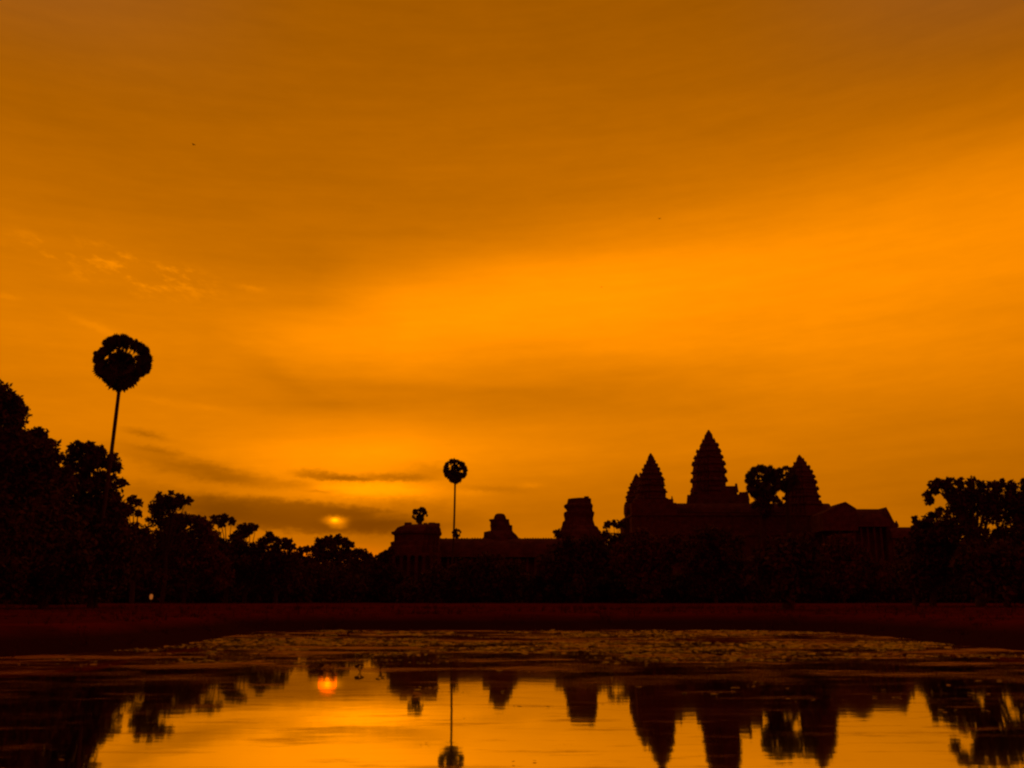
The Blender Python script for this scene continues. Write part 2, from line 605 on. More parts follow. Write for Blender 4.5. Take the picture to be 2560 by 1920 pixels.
fx = np.concatenate([-np.geomspace(6000, 64, 26), np.arange(-62, 62.1, 0.8), np.geomspace(64, 6000, 26)])
fy = np.concatenate([-np.geomspace(400, 12, 10), np.arange(-10, 96, 0.7), np.geomspace(97, 9000, 44)])
XX, YY = np.meshgrid(fx, fy)
ZZ = height(XX, YY)
gv = np.stack([XX.ravel(), YY.ravel(), ZZ.ravel()], 1)
nx, ny = len(fx), len(fy)
ii, jj = np.meshgrid(np.arange(nx - 1), np.arange(ny - 1))
a0 = (jj * nx + ii).ravel()
gf = np.stack([a0, a0 + 1, a0 + nx + 1, a0 + nx], 1)
g = mesh_np("ground", gv, gf, GROUND)
g.data.polygons.foreach_set("use_smooth", np.ones(len(gf), bool))
tag(g, "dark reddish lawn and muddy bank around the pond", None, None, "structure")

def gz(x, y):
    return float(height(np.array([float(x)]), np.array([float(y)]))[0])


wv = np.array([(-60, 2, 0), (60, 2, 0), (60, 90, 0), (-60, 90, 0)], float)
w = mesh_np("water", wv, np.array([[0, 1, 2, 3]]), WATER)
tag(w, "still pond reflecting the orange sky and dark skyline", None, None, "structure")


# ------------------------------------------------------------------ vegetation
def leaf_cards(rng, centres, radii, counts, size, flatz=1.0):
    """leaf-sized diamonds spread through ragged clumps"""
    C, N = [], []
    for (c, r, n) in zip(centres, radii, counts):
        v = rng.normal(size=(n, 3))
        v /= np.linalg.norm(v, axis=1)[:, None]
        rad = rng.random(n) ** 0.42
        # lumpy outline
        lump = 1 + 0.20 * np.sin(v[:, 0] * 5 + c[0]) * np.cos(v[:, 2] * 6 + c[2] * 2) + 0.12 * np.sin(v[:, 2] * 11 + c[1]) + 0.08 * rng.normal(size=n)
        p = v * (rad * lump)[:, None] * np.array([r, r * 0.95, r * flatz])
        C.append(p + np.array(c))
    C = np.concatenate(C)
    n = len(C)
    a = rng.normal(size=(n, 3))
    a /= np.linalg.norm(a, axis=1)[:, None]
    b = np.cross(a, rng.normal(size=(n, 3)))
    b /= np.linalg.norm(b, axis=1)[:, None]
    s = size * (0.55 + 0.9 * rng.random(n))[:, None]
    verts = np.stack([C - a * s, C + b * s * 0.5, C + a * s, C - b * s * 0.5], 1).reshape(-1, 3)
    faces = np.arange(n * 4).reshape(n, 4)
    return verts, faces


def tree(name, label, d, clumps, trunk=None, mat=LEAF_C, lai=3.2, leaf=0.42, cat="tree", group=None, seed=0, flatz=1.0, limbs=True, tr=0.35, sub=2, fill=1.7):
    """clumps: photo x, y and radius; every clump is broken into smaller ones"""
    rng = np.random.default_rng(1000 + seed)
    k = d / (F * CP)
    cen, rad, cnt = [], [], []
    mx = np.mean([c[0] for c in clumps])
    for (x, y, r) in clumps:
        p = P(x, y, d)
        R = r * k
        cen.append((p.x, p.y + rng.normal() * R * 0.3, p.z))
        rad.append(R * 0.88)
        cnt.append(max(40, int(fill * lai * math.pi * R * R / (leaf * leaf * 1.0))))
        for _ in range(sub * 4):      # small clumps towards the edge give the broken outline
            an = rng.random() * 2 * math.pi
            q = P(x + math.cos(an) * r * 0.78, y + math.sin(an) * r * 0.78 * flatz, d)
            rr = R * (0.20 + 0.16 * rng.random())
            cen.append((q.x, q.y + rng.normal() * R * 0.5, q.z))
            rad.append(rr)
            cnt.append(max(12, int(lai * 1.1 * math.pi * rr * rr / (leaf * leaf))))
    tx = trunk if trunk is not None else mx
    base = P(tx, 1500, d)
    gr = gz(base.x, d)
    base.z = gr - 0.15
    root = empty(name, base, label, cat, group)
    v, f = leaf_cards(rng, cen, rad, cnt, leaf, flatz)
    low = v[:, 2] < gr + 0.02
    v[low, 2] = gr + 0.02 + 0.3 * rng.random(low.sum())
    mesh_np("crown", v, f, mat, root, base)
    m = MB()
    top = max(cen[::1 + sub * 4], key=lambda c: c[2])
    hz = base.z + (top[2] - base.z) * 0.55
    fork = Vector((base.x * 0.6 + top[0] * 0.4, base.y, hz))
    m.tube([base, base.lerp(fork, 0.5) + Vector((0.2, 0, 0)), fork], [tr * 1.35, tr, tr * 0.8], 9)
    m.build("trunk", BARK, root)
    if limbs:
        for c in cen[::1 + sub * 4][:10]:
            c = Vector(c)
            m = MB()
            st = base.lerp(fork, 0.55 + 0.4 * rng.random())
            m.tube([st, st.lerp(c, 0.55) + Vector((0, 0, 0.12 * (c - st).length)), c], [tr * 0.55, tr * 0.3, tr * 0.1], 6)
            m.build("limb", BARK, root)
    return root


def fan_leaf(m, o, v, lp, rb, rng, droop=0.0, turn=0.0):
    """petiole with a pleated, split fan blade"""
    v = v.normalized()
    side = v.cross(Vector((0, 0, 1)))
    if side.length < 0.1:
        side = Vector((1, 0, 0))
    side.normalize()
    nrm = side.cross(v).normalized()
    hub = o + v * lp + Vector((0, 0, -droop * lp * 0.3))
    tw = turn + rng.uniform(-0.75, 0.75)
    side2 = side * math.cos(tw) + nrm * math.sin(tw)
    nrm2 = v.cross(side2).normalized()
    wd = 0.06
    m.add([o - side * wd, o + side * wd, hub + side * wd * 0.6, hub - side * wd * 0.6], [(0, 1, 2, 3)])
    n = 17
    span = math.radians(rng.uniform(230, 290))
    vs, fs = [hub], []
    for i in range(n):
        for t, rr in ((-0.5, 0.78), (0.0, rng.uniform(0.92, 1.08)), (0.5, 0.78)):
            a = -span / 2 + span * (i + 0.5 + t) / n
            p = hub + (v * math.cos(a) + side2 * math.sin(a)) * rb * rr + nrm2 * (0.10 * rb * (1 if t == 0 else -0.4))
            p.z -= droop * rb * 0.25 * rr * rr
            vs.append(p)
        k = 1 + i * 3
        fs.append((0, k, k + 1, k + 2))
    m.add(vs, fs)


def palm(label, d, base_x, crown_x, crown_y, r, group=None, n=46, seed=0, trunk_w=5.0, bend=0.0, base_py=None, name="palm_tree", holes=(), rim=34, skip=0.08, heart=(0.16, 0.24), fan=(0.15, 0.25)):
    rng = random.Random(seed)
    k = d / (F * CP)
    R = r * k
    base = P(base_x, 1500, d)
    base.z = gz(base.x, d) - 0.15
    c = P(crown_x, crown_y, d)
    if base_py:
        base = P(base_x, base_py, d)
    root = empty(name, base, label, "palm tree", group)
    m = MB()
    pts, rad = [], []
    for i in range(13):
        t = i / 12
        p = base.lerp(c, t)
        p.x += bend * k * math.sin(math.pi * t)
        pts.append(p)
        rad.append(trunk_w * k * (1.5 - 1.5 * min(t * 6, 1) * 0.33 - 0.18 * t + (0.05 if i % 2 else 0)))
    m.tube(pts, rad, 10)
    m.build("trunk", BARK, root)
    crown = MB()
    def leaf(ang, hub, rb, dep, ):
        """one leaf aimed so that its fan stands at that angle round the crown"""
        a_ = math.radians(ang + rng.uniform(-6, 6))
        v = Vector((math.cos(a_), dep, math.sin(a_)))
        q = math.hypot(1, dep)
        fan_leaf(crown, c, v, hub * R * q ** 0.4, rb * R, rng, 0.08, math.pi / 2)
    for i in range(rim):
        a_ = -90 + 360.0 * (i + 0.5) / rim + rng.uniform(-4, 4)
        if rng.random() < skip:
            continue
        for rb in (0.34, 0.31, 0.28, 0.25, 0.22, 0.19, 0.16):
            rb *= rng.uniform(0.94, 1.06)
            hub = (1.0 - rb * 0.92) * rng.uniform(0.97, 1.03) * (0.84 if -140 < a_ < -40 or a_ > 220 else 1.0)
            qx, qz = (hub + 0.1 * rb) * math.cos(math.radians(a_)), (hub + 0.1 * rb) * math.sin(math.radians(a_))
            if all(math.hypot(qx - hx, qz - hz) > rb * 0.84 for hx, hz in holes):
                leaf(a_, hub, rb, rng.uniform(-0.45, 0.45))
                break
    got, tries = 0, 0
    while got < n and tries < n * 30:
        tries += 1
        a_ = rng.uniform(-120, 250) if got % 3 else rng.uniform(-180, 180)
        rb = rng.uniform(*fan)
        hub = rng.uniform(0.62, 1.0) * (1.04 - rb) if got % 5 < 3 else rng.uniform(0.1, 0.6)
        if -140 < a_ < -40:
            hub *= 0.8
        qx, qz = hub * math.cos(math.radians(a_)), hub * math.sin(math.radians(a_))
        qx, qz = qx + 0.12 * rb * math.cos(math.radians(a_)), qz + 0.12 * rb * math.sin(math.radians(a_))
        if any(math.hypot(qx - hx, qz - hz) < rb * 0.90 + 0.015 for hx, hz in holes):
            continue
        dep = rng.choice((-1, 1)) * rng.uniform(0.0, 0.5 if hub > 0.5 else 1.3)
        leaf(a_, hub, rb, dep)
        got += 1
    crown.build("crown", FROND, root)
    skirt = MB()     # hanging dead leaves closing in on the trunk
    for i in range(int(n * 0.5)):
        az = i * 2.39996
        ed = rng.uniform(-87, -40)
        e = math.radians(ed)
        v = Vector((math.cos(e) * math.cos(az), math.cos(e) * math.sin(az), math.sin(e)))
        L = R * (rng.uniform(0.58, 0.86) + (0.24 if ed < -66 else 0.0))
        fan_leaf(skirt, c, v, L * 0.5, L * 0.5, rng, 0.2)
    skirt.build("dead_leaves", FROND, root)
    return root


LG = "trees along the left bank"
tree("broadleaf_tree", "tallest dark tree at the left edge of the pond", 96,
     [(-95, 1000, 95), (-20, 1040, 75), (25, 1030, 40), (5, 985, 28), (42, 1005, 17), (-30, 1130, 100), (40, 1120, 60), (-100, 1180, 130), (20, 1240, 110), (-60, 1350, 140), (60, 1370, 110), (20, 1440, 60)],
     trunk=-30, lai=3.0, leaf=0.27, seed=1, tr=0.5, group=LG)
tree("broadleaf_tree", "dark rounded tree just right of the tallest left tree", 100,
     [(92, 1080, 16), (108, 1100, 26), (80, 1110, 38), (120, 1135, 36), (90, 1190, 75), (140, 1210, 50), (120, 1290, 85), (170, 1370, 85), (110, 1420, 70), (200, 1440, 50)],
     trunk=110, lai=2.9, leaf=0.28, seed=2, tr=0.4, group=LG)
tree("broadleaf_tree", "spreading dark tree the tall left palm rises from", 106,
     [(192, 1122, 19), (222, 1122, 18), (250, 1130, 17), (180, 1150, 30), (230, 1150, 34), (275, 1155, 24), (295, 1168, 14), (225, 1160, 24), (200, 1192, 24), (250, 1190, 17), (270, 1205, 26), (235, 1212, 24), (160, 1195, 26), (305, 1208, 10),
      (190, 1260, 60), (250, 1265, 58), (285, 1290, 38), (240, 1340, 70), (180, 1380, 80), (290, 1370, 60), (260, 1430, 70)],
     trunk=235, lai=2.6, leaf=0.27, seed=3, tr=0.4, group=LG)
tree("broadleaf_tree", "small ring-shaped tree right of the spreading left tree", 165,
     [(332, 1252, 13), (348, 1258, 10), (322, 1275, 14), (345, 1283, 9), (318, 1330, 34), (352, 1345, 34), (330, 1400, 50)],
     trunk=330, lai=2.6, leaf=0.34, seed=4, group=LG)
tree("feathery_tree", "feathery tree with thin upright sprays above the left treeline", 172,
     [(402, 1264, 25), (420, 1272, 22), (388, 1274, 15), (455, 1252, 19), (438, 1260, 16), (397, 1237, 9), (428, 1232, 6), (424, 1244, 9), (470, 1252, 11), (395, 1300, 24), (410, 1252, 16)],
     trunk=405, lai=2.2, leaf=0.30, seed=5, group=LG)
tree("broadleaf_tree", "low brownish tree mass below the feathery tree", 178,
     [(430, 1310, 26), (460, 1300, 22), (490, 1305, 20), (515, 1318, 22), (440, 1345, 44), (500, 1355, 44), (400, 1380, 50), (460, 1410, 60), (380, 1440, 45), (530, 1430, 50)],
     trunk=460, mat=LEAF_B, lai=3.0, leaf=0.36, seed=6, group=LG)
tree("flat_crowned_tree", "flat-crowned tree with open gaps under its crown", 190,
     [(540, 1299, 12), (562, 1296, 12), (580, 1303, 10), (553, 1308, 12), (530, 1350, 30), (580, 1362, 26), (555, 1400, 50)],
     trunk=565, lai=2.8, leaf=0.34, seed=7, group=LG)
tree("broadleaf_tree", "bushy tree right of the flat-crowned tree", 195,
     [(605, 1322, 15), (627, 1322, 15), (610, 1338, 16), (590, 1340, 13), (640, 1318, 6), (600, 1375, 26), (635, 1380, 24), (610, 1420, 45)],
     trunk=610, lai=2.8, leaf=0.34, seed=8, group=LG)
tree("broadleaf_tree", "twin-humped tree left of the rising sun", 190,
     [(672, 1345, 15), (690, 1352, 14), (660, 1358, 15), (715, 1358, 16), (728, 1368, 11), (650, 1375, 16), (680, 1390, 30), (720, 1400, 28), (700, 1440, 45), (650, 1430, 40)],
     trunk=690, lai=3.0, leaf=0.38, seed=9, group=LG)
tree("broadleaf_tree", "low arching tree between twin-humped tree and sun tree", 320,
     [(752, 1376, 9), (768, 1374, 9), (782, 1372, 7), (745, 1392, 14), (770, 1410, 22), (760, 1440, 34)],
     trunk=760, lai=2.6, leaf=0.52, seed=10, group=LG)
tree("broadleaf_tree", "rounded tree standing right below the rising sun", 340,
     [(800, 1358, 15), (822, 1352, 15), (846, 1350, 14), (866, 1358, 14), (880, 1362, 7), (795, 1376, 18), (830, 1380, 32), (868, 1385, 16), (790, 1410, 30), (850, 1420, 40), (820, 1450, 40)],
     trunk=830, lai=3.1, leaf=0.56, seed=11, group=LG)
tree("broadleaf_tree", "low tree between the sun tree and the ruined pavilion", 320,
     [(893, 1384, 13), (910, 1384, 13), (925, 1393, 10), (900, 1410, 26), (930, 1425, 26), (900, 1450, 36)],
     trunk=905, lai=3.0, leaf=0.52, seed=12, group=LG)
tree("broadleaf_tree", "shrubby tree leaning against the ruined pavilion's left side", 222,
     [(953, 1398, 15), (966, 1388, 12), (978, 1380, 10), (940, 1412, 14), (960, 1430, 30), (985, 1440, 24)],
     trunk=960, lai=3.0, leaf=0.38, seed=13, group="trees in front of the temple")

TG = "trees in front of the temple"
tree("broadleaf_tree", "dark tree in front of the long low gallery", 205, [(1220, 1420, 40), (1160, 1440, 40), (1270, 1440, 45), (1210, 1460, 36)], trunk=1215, lai=3.0, leaf=0.42, seed=20, group=TG)
tree("broadleaf_tree", "dark tree below the flat-topped ruined tower", 200, [(1420, 1375, 34), (1480, 1368, 34), (1390, 1410, 45), (1460, 1420, 55), (1520, 1400, 40), (1440, 1460, 40)], trunk=1450, lai=3.0, leaf=0.42, seed=21, group=TG)
tree("broadleaf_tree", "dark tree below the twin left towers", 195, [(1600, 1360, 38), (1570, 1400, 45), (1640, 1390, 50), (1690, 1370, 36), (1620, 1450, 50)], trunk=1620, lai=3.0, leaf=0.42, seed=22, mat=LEAF_B, group=TG)
tree("broadleaf_tree", "dark tree below the tallest central tower", 190, [(1760, 1350, 40), (1820, 1370, 44), (1740, 1400, 45), (1800, 1430, 55), (1850, 1420, 40), (1770, 1460, 36)], trunk=1790, lai=3.0, leaf=0.42, seed=23, group=TG)
tree("broadleaf_tree", "tree before the right tower, trunk dark against the lawn", 100, [(1940, 1400, 55), (1990, 1385, 50), (1900, 1430, 45), (1960, 1450, 50), (2030, 1430, 50)], trunk=1965, lai=2.6, leaf=0.36, seed=24, tr=0.5, group=TG)
tree("broadleaf_tree", "brownish tree in front of the gabled right gallery", 210, [(2100, 1370, 40), (2060, 1400, 44), (2150, 1420, 46), (2110, 1440, 50), (2200, 1440, 36)], trunk=2110, lai=2.6, leaf=0.42, seed=25, mat=LEAF_B, group=TG)
tree("flat_crowned_tree", "little flat-topped tree between ruined tower and twin towers", 250,
     [(1520, 1311, 9), (1535, 1309, 9), (1550, 1309, 9), (1560, 1313, 8), (1513, 1316, 6), (1543, 1318, 5), (1516, 1340, 14), (1540, 1348, 18), (1560, 1346, 16), (1530, 1375, 30)],
     trunk=1543, lai=3.0, leaf=0.38, seed=26, sub=1, group="trees among the temple towers")

RG = "trees along the right bank"
tree("umbrella_tree", "broad umbrella-crowned tree at the right edge", 118,
     [(2330, 1214, 14), (2343, 1211, 13), (2362, 1216, 15), (2350, 1208, 14), (2375, 1207, 15), (2400, 1208, 15), (2428, 1206, 14), (2455, 1215, 14), (2480, 1216, 14), (2505, 1213, 14), (2530, 1214, 14), (2558, 1213, 15), (2590, 1215, 18), (2630, 1225, 24),
      (2398, 1246, 30), (2440, 1250, 26), (2478, 1252, 30), (2520, 1250, 26), (2560, 1252, 32), (2600, 1256, 36), (2318, 1240, 13), (2326, 1252, 11), (2338, 1230, 9), (2385, 1232, 18), (2420, 1234, 20), (2455, 1236, 18), (2490, 1232, 16), (2530, 1236, 18), (2570, 1240, 24), (2385, 1262, 24), (2430, 1275, 34), (2480, 1280, 34), (2530, 1280, 34), (2590, 1280, 46),
      (2380, 1310, 40), (2440, 1325, 26), (2520, 1340, 44), (2590, 1350, 60)],
     trunk=2450, lai=2.6, leaf=0.27, seed=30, sub=1, tr=0.5, group=RG)
tree("broadleaf_tree", "stepped dark tree left of the umbrella-crowned tree", 124,
     [(2312, 1302, 13), (2326, 1288, 12), (2345, 1282, 12), (2300, 1312, 11), (2330, 1320, 26), (2300, 1345, 26), (2360, 1340, 40), (2310, 1390, 50), (2380, 1410, 60), (2300, 1440, 50)],
     trunk=2330, lai=3.1, leaf=0.36, seed=31, sub=1, group=RG)
tree("broadleaf_tree", "dense dark tree under the right end of the umbrella crown", 110,
     [(2440, 1400, 50), (2500, 1410, 55), (2560, 1420, 60), (2470, 1450, 50), (2540, 1460, 50), (2620, 1430, 70)],
     trunk=2520, lai=3.0, leaf=0.38, seed=32, group=RG)
tree("slender_tree", "slim pointed tree beside the stepped dark tree", 126, [(2287, 1296, 5), (2288, 1305, 7), (2288, 1318, 9), (2289, 1340, 13)], trunk=2288, lai=3.2, leaf=0.30, seed=33, sub=1, group=RG)

# dark shrubs along the foot of the skyline, each a plant of its own
SG = "shrubs along the far edge of the lawn"
SHW = ["left end of the far lawn", "foot of the tallest left tree", "foot of the spreading palm-side tree", "foot of the feathery tree", "foot of the flat-crowned tree",
       "foot of the twin-humped tree", "foot of the tree under the sun", "foot of the ruined pavilion", "foot of the tall thin palm", "foot of the small domed tower", "foot of the flat-topped ruined tower",
       "gap left of the twin towers", "foot of the twin left towers", "foot of the tallest tower", "gap right of the tallest tower", "foot of the right tower", "foot of the gabled gallery", "gap beside the gabled gallery",
              "foot of the stepped dark tree", "foot of the umbrella-crowned tree", "right end of the far lawn", "gap between the leaning palm trunk and the lit lamp", "gap left of the leaning palm trunk"]
SHX = [-60, 60, 210, 400, 550, 690, 820, 960, 1080, 1220, 1400, 1510, 1620, 1750, 1860, 2010, 2120, 2220, 2320, 2440, 2560, 305, 130]
for i, (wh, x) in enumerate(zip(SHW, SHX)):
    rr = random.Random(77 + i)
    dd = (125 if x < 150 else 205) + rr.random() * 26
    cl = [(x + dx, 1480 + rr.uniform(-8, 8), rr.uniform(34, 44)) for dx in (-58, -20, 20, 58)] + [(x + rr.uniform(-30, 30), 1448, 38), (x - 35, 1502, 30), (x + 35, 1502, 30), (x, 1500, 26)]
    tree("shrub", "low dark shrub at the " + wh, dd, cl, trunk=x, lai=3.0, leaf=0.46, seed=50 + i, cat="shrub", sub=1, tr=0.12, limbs=False, group=SG)

BG = "trees farther back behind the left bank"
for i, (lb, x, yt, d_) in enumerate((("dark tree farther back behind the tallest left tree", 40, 1330, 240), ("dark tree farther back behind the spreading left tree", 200, 1350, 245), ("dark tree farther back behind the feathery tree", 350, 1370, 250), ("dark tree farther back behind the flat-crowned tree", 520, 1395, 255),
                                  ("dark tree farther back behind the twin-humped tree", 660, 1415, 260), ("dark tree farther back behind the tree under the sun", 800, 1425, 265), ("dark tree farther back between pavilion and sun tree", 930, 1435, 270))):
    tree("broadleaf_tree", lb, d_, [(x - 60, yt + 22, 36), (x, yt + 18, 44), (x + 60, yt + 24, 36), (x - 50, yt + 75, 50), (x + 40, yt + 75, 50)], trunk=x, lai=2.6, leaf=0.55, seed=200 + i, sub=1, group=BG)
for i, (lb, x, yt, d_) in enumerate((("dark tree farther back behind the stepped dark tree", 2330, 1355, 250), ("dark tree farther back behind the umbrella-crowned tree", 2460, 1345, 245), ("dark tree farther back at the far right edge", 2570, 1340, 240))):
    tree("broadleaf_tree", lb, d_, [(x - 60, yt + 22, 36), (x, yt + 18, 44), (x + 60, yt + 24, 36), (x - 50, yt + 75, 50), (x + 40, yt + 75, 50)], trunk=x, lai=2.6, leaf=0.55, seed=220 + i, sub=1, group="trees farther back behind the right bank")

PG = "tall fan palms"
palm("tallest fan palm with a big round crown at left", 104, 226, 306, 904, 71, PG, n=190, seed=4, trunk_w=5.0, bend=3,
     holes=((-0.38, 0.34), (-0.20, 0.47), (0.24, 0.42), (0.46, 0.22), (0.40, -0.22), (-0.52, 0.08), (0.12, 1.04)))
palm("thin tall fan palm rising above the low gallery roof", 215, 1124, 1138, 1176, 31, PG, n=110, rim=22, skip=0.15, seed=9, trunk_w=2.7, bend=3, holes=((-0.46, 0.28), (0.50, -0.08), (0.78, 0.42)))
SPG = "small fan palms among the ruins"
palm("small fan palm growing behind the ruined pavilion roof", 262, 1050, 1050, 1286, 21, SPG, n=46, rim=7, skip=0.2, fan=(0.26, 0.40), seed=12, trunk_w=6, holes=((-0.50, -0.10), (0.62, -0.28), (-0.6, 0.75)))
palm("smallest fan palm beside the thin tall palm's trunk", 262, 1140, 1141, 1333, 13, SPG, n=30, rim=5, skip=0.2, fan=(0.28, 0.42), seed=13, trunk_w=3.4, holes=((0.45, 0.0),))
palm("bushy fan palm left of the right temple tower", 300, 1908, 1907, 1206, 47, SPG, n=130, rim=26, skip=0.3, seed=14, trunk_w=9, holes=((-0.72, -0.66), (0.95, -0.45)))
palm("fan palm whose crown touches the right temple tower", 303, 1980, 1966, 1195, 33, SPG, n=70, rim=20, skip=0.3, seed=15, trunk_w=6, holes=((-0.25, -0.75), (-0.5, -0.5)))

tree("shrub", "dark bush at the foot of the fan palms left of the right tower", 298, [(1898, 1254, 12), (1918, 1246, 14), (1936, 1250, 12), (1888, 1262, 9), (1950, 1258, 9), (1962, 1246, 5), (1915, 1275, 22)], trunk=1915, lai=3.2, leaf=0.42, seed=91, cat="shrub", sub=1, limbs=False, group="trees among the temple towers")


# ------------------------------------------------------------------ temple
QUAD = [(1, .40), (.88, .40), (.88, .58), (.76, .58), (.76, .76), (.58, .76), (.58, .88), (.40, .88), (.40, 1)]
PLAN = []
for q in range(4):
    for (x, y) in QUAD:
        c, s = [(1, 0), (0, 1), (-1, 0), (0, -1)][q]
        PLAN.append((x * c - y * s, x * s + y * c))
ROT = math.radians(12)


def plan_ring(cx, cy, hw, z, rot=ROT):
    c, s = math.cos(rot), math.sin(rot)
    ex = max(abs(x * c - y * s) for x, y in PLAN)
    return [(cx + (x * c - y * s) * hw / ex, cy + (x * s + y * c) * hw / ex, z) for x, y in PLAN]


def zat(y, d):
    return P(1280, y, d).z


def row(y, xl, xr, d):
    a, b = P(xl, y, d), P(xr, y, d)
    return (a.x + b.x) / 2, (b.x - a.x) / 2, a.z


def lotus_tower(label, d, cx0, prof, base_y, seed=0, skew=0.0):
    """prof: photo y and half width from the tip down; scalloped tiers with antefixes"""
    rng = random.Random(seed)
    ys = [p[0] for p in prof]
    hs = [p[1] for p in prof]
    c0 = P(cx0, base_y, d)
    cx = cx0 + skew
    root = empty("temple_tower", (c0.x, d, LAWN), label, "tower", "lotus-bud temple towers")
    top, bot = ys[1], ys[-1]
    n = 9
    hgt = [1.0 * 0.90 ** i for i in range(n)]
    k = (bot - top) / sum(hgt)
    y = bot
    body = MB()
    cb, hb, zb = row(bot, cx - hs[-1], cx + hs[-1], d)
    body.loft([plan_ring(cb, d, hb * 1.12, LAWN), plan_ring(cb, d, hb * 1.12, zb - 3), plan_ring(cb, d, hb * 1.02, zb - 2.6), plan_ring(cb, d, hb * 1.02, zb)])
    body.build("body", STONE, root)
    for i in range(n):
        y2 = y - hgt[i] * k
        cx = cx0 + skew * ((y - ys[0]) / (bot - ys[0])) + rng.uniform(-1.0, 1.0)
        wr = rng.uniform(0.95, 1.04)
        h1, h2 = float(np.interp(y, ys, hs)), float(np.interp(y2, ys, hs))
        hm = max(h1, float(np.interp((y + y2) / 2, ys, hs)))
        m = MB()
        rings = []
        for t, f in ((0, 0.90), (0.12, 0.93), (0.50, 0.93), (0.58, 1.03), (0.72, 1.06), (0.80, 1.0), (1.0, 0.86)):
            yy = y + (y2 - y) * t
            h = (h1 + (h2 - h1) * t) * f * wr
            h = max(h, 1.2)
            cc, hh, zz = row(yy, cx - h, cx + h, d)
            rings.append(plan_ring(cc, d, hh, zz))
        m.loft(rings)
        # antefixes stand round the cornice
        hx = (h1 + (h2 - h1) * 0.75) * 1.0
        cc, hh, zz = row(y + (y2 - y) * 0.74, cx - hx, cx + hx, d)
        th = zat(y2 - 0.12 * hgt[i] * k, d) - zz
        ring = plan_ring(cc, d, hh * 0.98, zz)
        sz = hh * 0.17
        for j, p in enumerate(ring):
            if j % 9 in (0, 2, 4, 6, 8):
                if rng.random() < 0.32:
                    continue
                q = (cc + (p[0] - cc) * 0.98, d + (p[1] - d) * 0.98, zz + th * 0.5)
                m.box(q, (sz * rng.uniform(0.7, 1.3), sz, th * rng.uniform(0.6, 1.3)), ROT, 0.35)
        m.build("tier", STONE, root)
        y = y2
    f = MB()
    cx = cx0
    h = hs[1]
    cc, hh, zz = row(ys[1] + 2, cx - h, cx + h, d)
    zt = zat(ys[0], d)
    rings = []
    for t, s in ((0, 0.9), (0.15, 1.05), (0.3, 0.95), (0.45, 0.85), (0.6, 0.62), (0.8, 0.42), (1.0, 0.22)):
        rings.append([(cc + math.cos(2 * math.pi * a / 12) * hh * s, d + math.sin(2 * math.pi * a / 12) * hh * s, zz + (zt - zz) * t) for a in range(12)])
    f.loft(rings)
    f.build("finial", STONE, root)
    return root


def stepped_block(m, xl, xr, ytop, ybot, d, depth, finials=True, rng=random):
    a, b = P(xl, ytop, d), P(xr, ytop, d)
    zb = zat(ybot, d)
    m.box(((a.x + b.x) / 2, d, (a.z + zb) / 2), (b.x - a.x, depth, a.z - zb))


ctr = lotus_tower("tallest central lotus-bud tower of the temple", 335, 1772,
                  [(1075, 3), (1087, 8), (1100, 14), (1118, 26), (1135, 32), (1155, 38), (1175, 41.5), (1198, 42.5), (1217, 42.5), (1245, 43)], 1300, 3)
m = MB()
zt = LAWN
for (xl, xr, yt, dep, off) in ((1729, 1834, 1219, 4, -3), (1719, 1846, 1240, 4, -4), (1714, 1861, 1247, 4, -5)):
    a, b = P(xl, yt, 335), P(xr, yt, 335)
    m.box(((a.x + b.x) / 2, 335 + off, (a.z + 2) / 2), (b.x - a.x, dep, a.z - 2))
for (x, y, w_) in ((1730, 1213, 5), (1832, 1213, 4), (1714, 1241, 4), (1858, 1233, 5), (1852, 1234, 9), (1722, 1236, 5), (1843, 1234, 6)):
    p, q = P(x - w_, y, 335), P(x + w_, y, 335)
    z0 = zat(y + 22, 335)
    m.box(((p.x + q.x) / 2, 335 - 5, (p.z + z0) / 2), (q.x - p.x, 2, p.z - z0), 0, 0.45)
m.build("porch", STONE, ctr)
lf = lotus_tower("front tower of the left pair of lotus-bud towers", 318, 1627,
                 [(1133, 3), (1143, 7), (1152, 10.5), (1170, 21), (1185, 27), (1200, 32), (1215, 37), (1232, 40), (1262, 41)], 1320, 5)
m = MB()
for (xl, xr, yt) in ((1580, 1676, 1252), (1572, 1682, 1262)):
    a, b = P(xl, yt, 318), P(xr, yt, 318)
    m.box(((a.x + b.x) / 2, 314 - (yt - 1252) * 0.1, (a.z + 2) / 2), (b.x - a.x, 4, a.z - 2))
p = P(1675, 1247, 318)
m.box((p.x, 314, p.z - 0.8), (0.9, 0.9, 2.6), 0, 0.3)
m.build("porch", STONE, lf)
lotus_tower("shorter tower half hidden behind the left pair's front tower", 352, 1591,
            [(1184, 2.5), (1192, 6), (1200, 10), (1215, 18), (1232, 23), (1258, 27), (1300, 30)], 1330, 7)
rt = lotus_tower("right lotus-bud tower behind the fan palms", 322, 1999,
                 [(1137, 2.5), (1146, 7), (1160, 17), (1175, 25), (1190, 32), (1215, 38), (1245, 42), (1277, 46)], 1320, 8, skew=9)

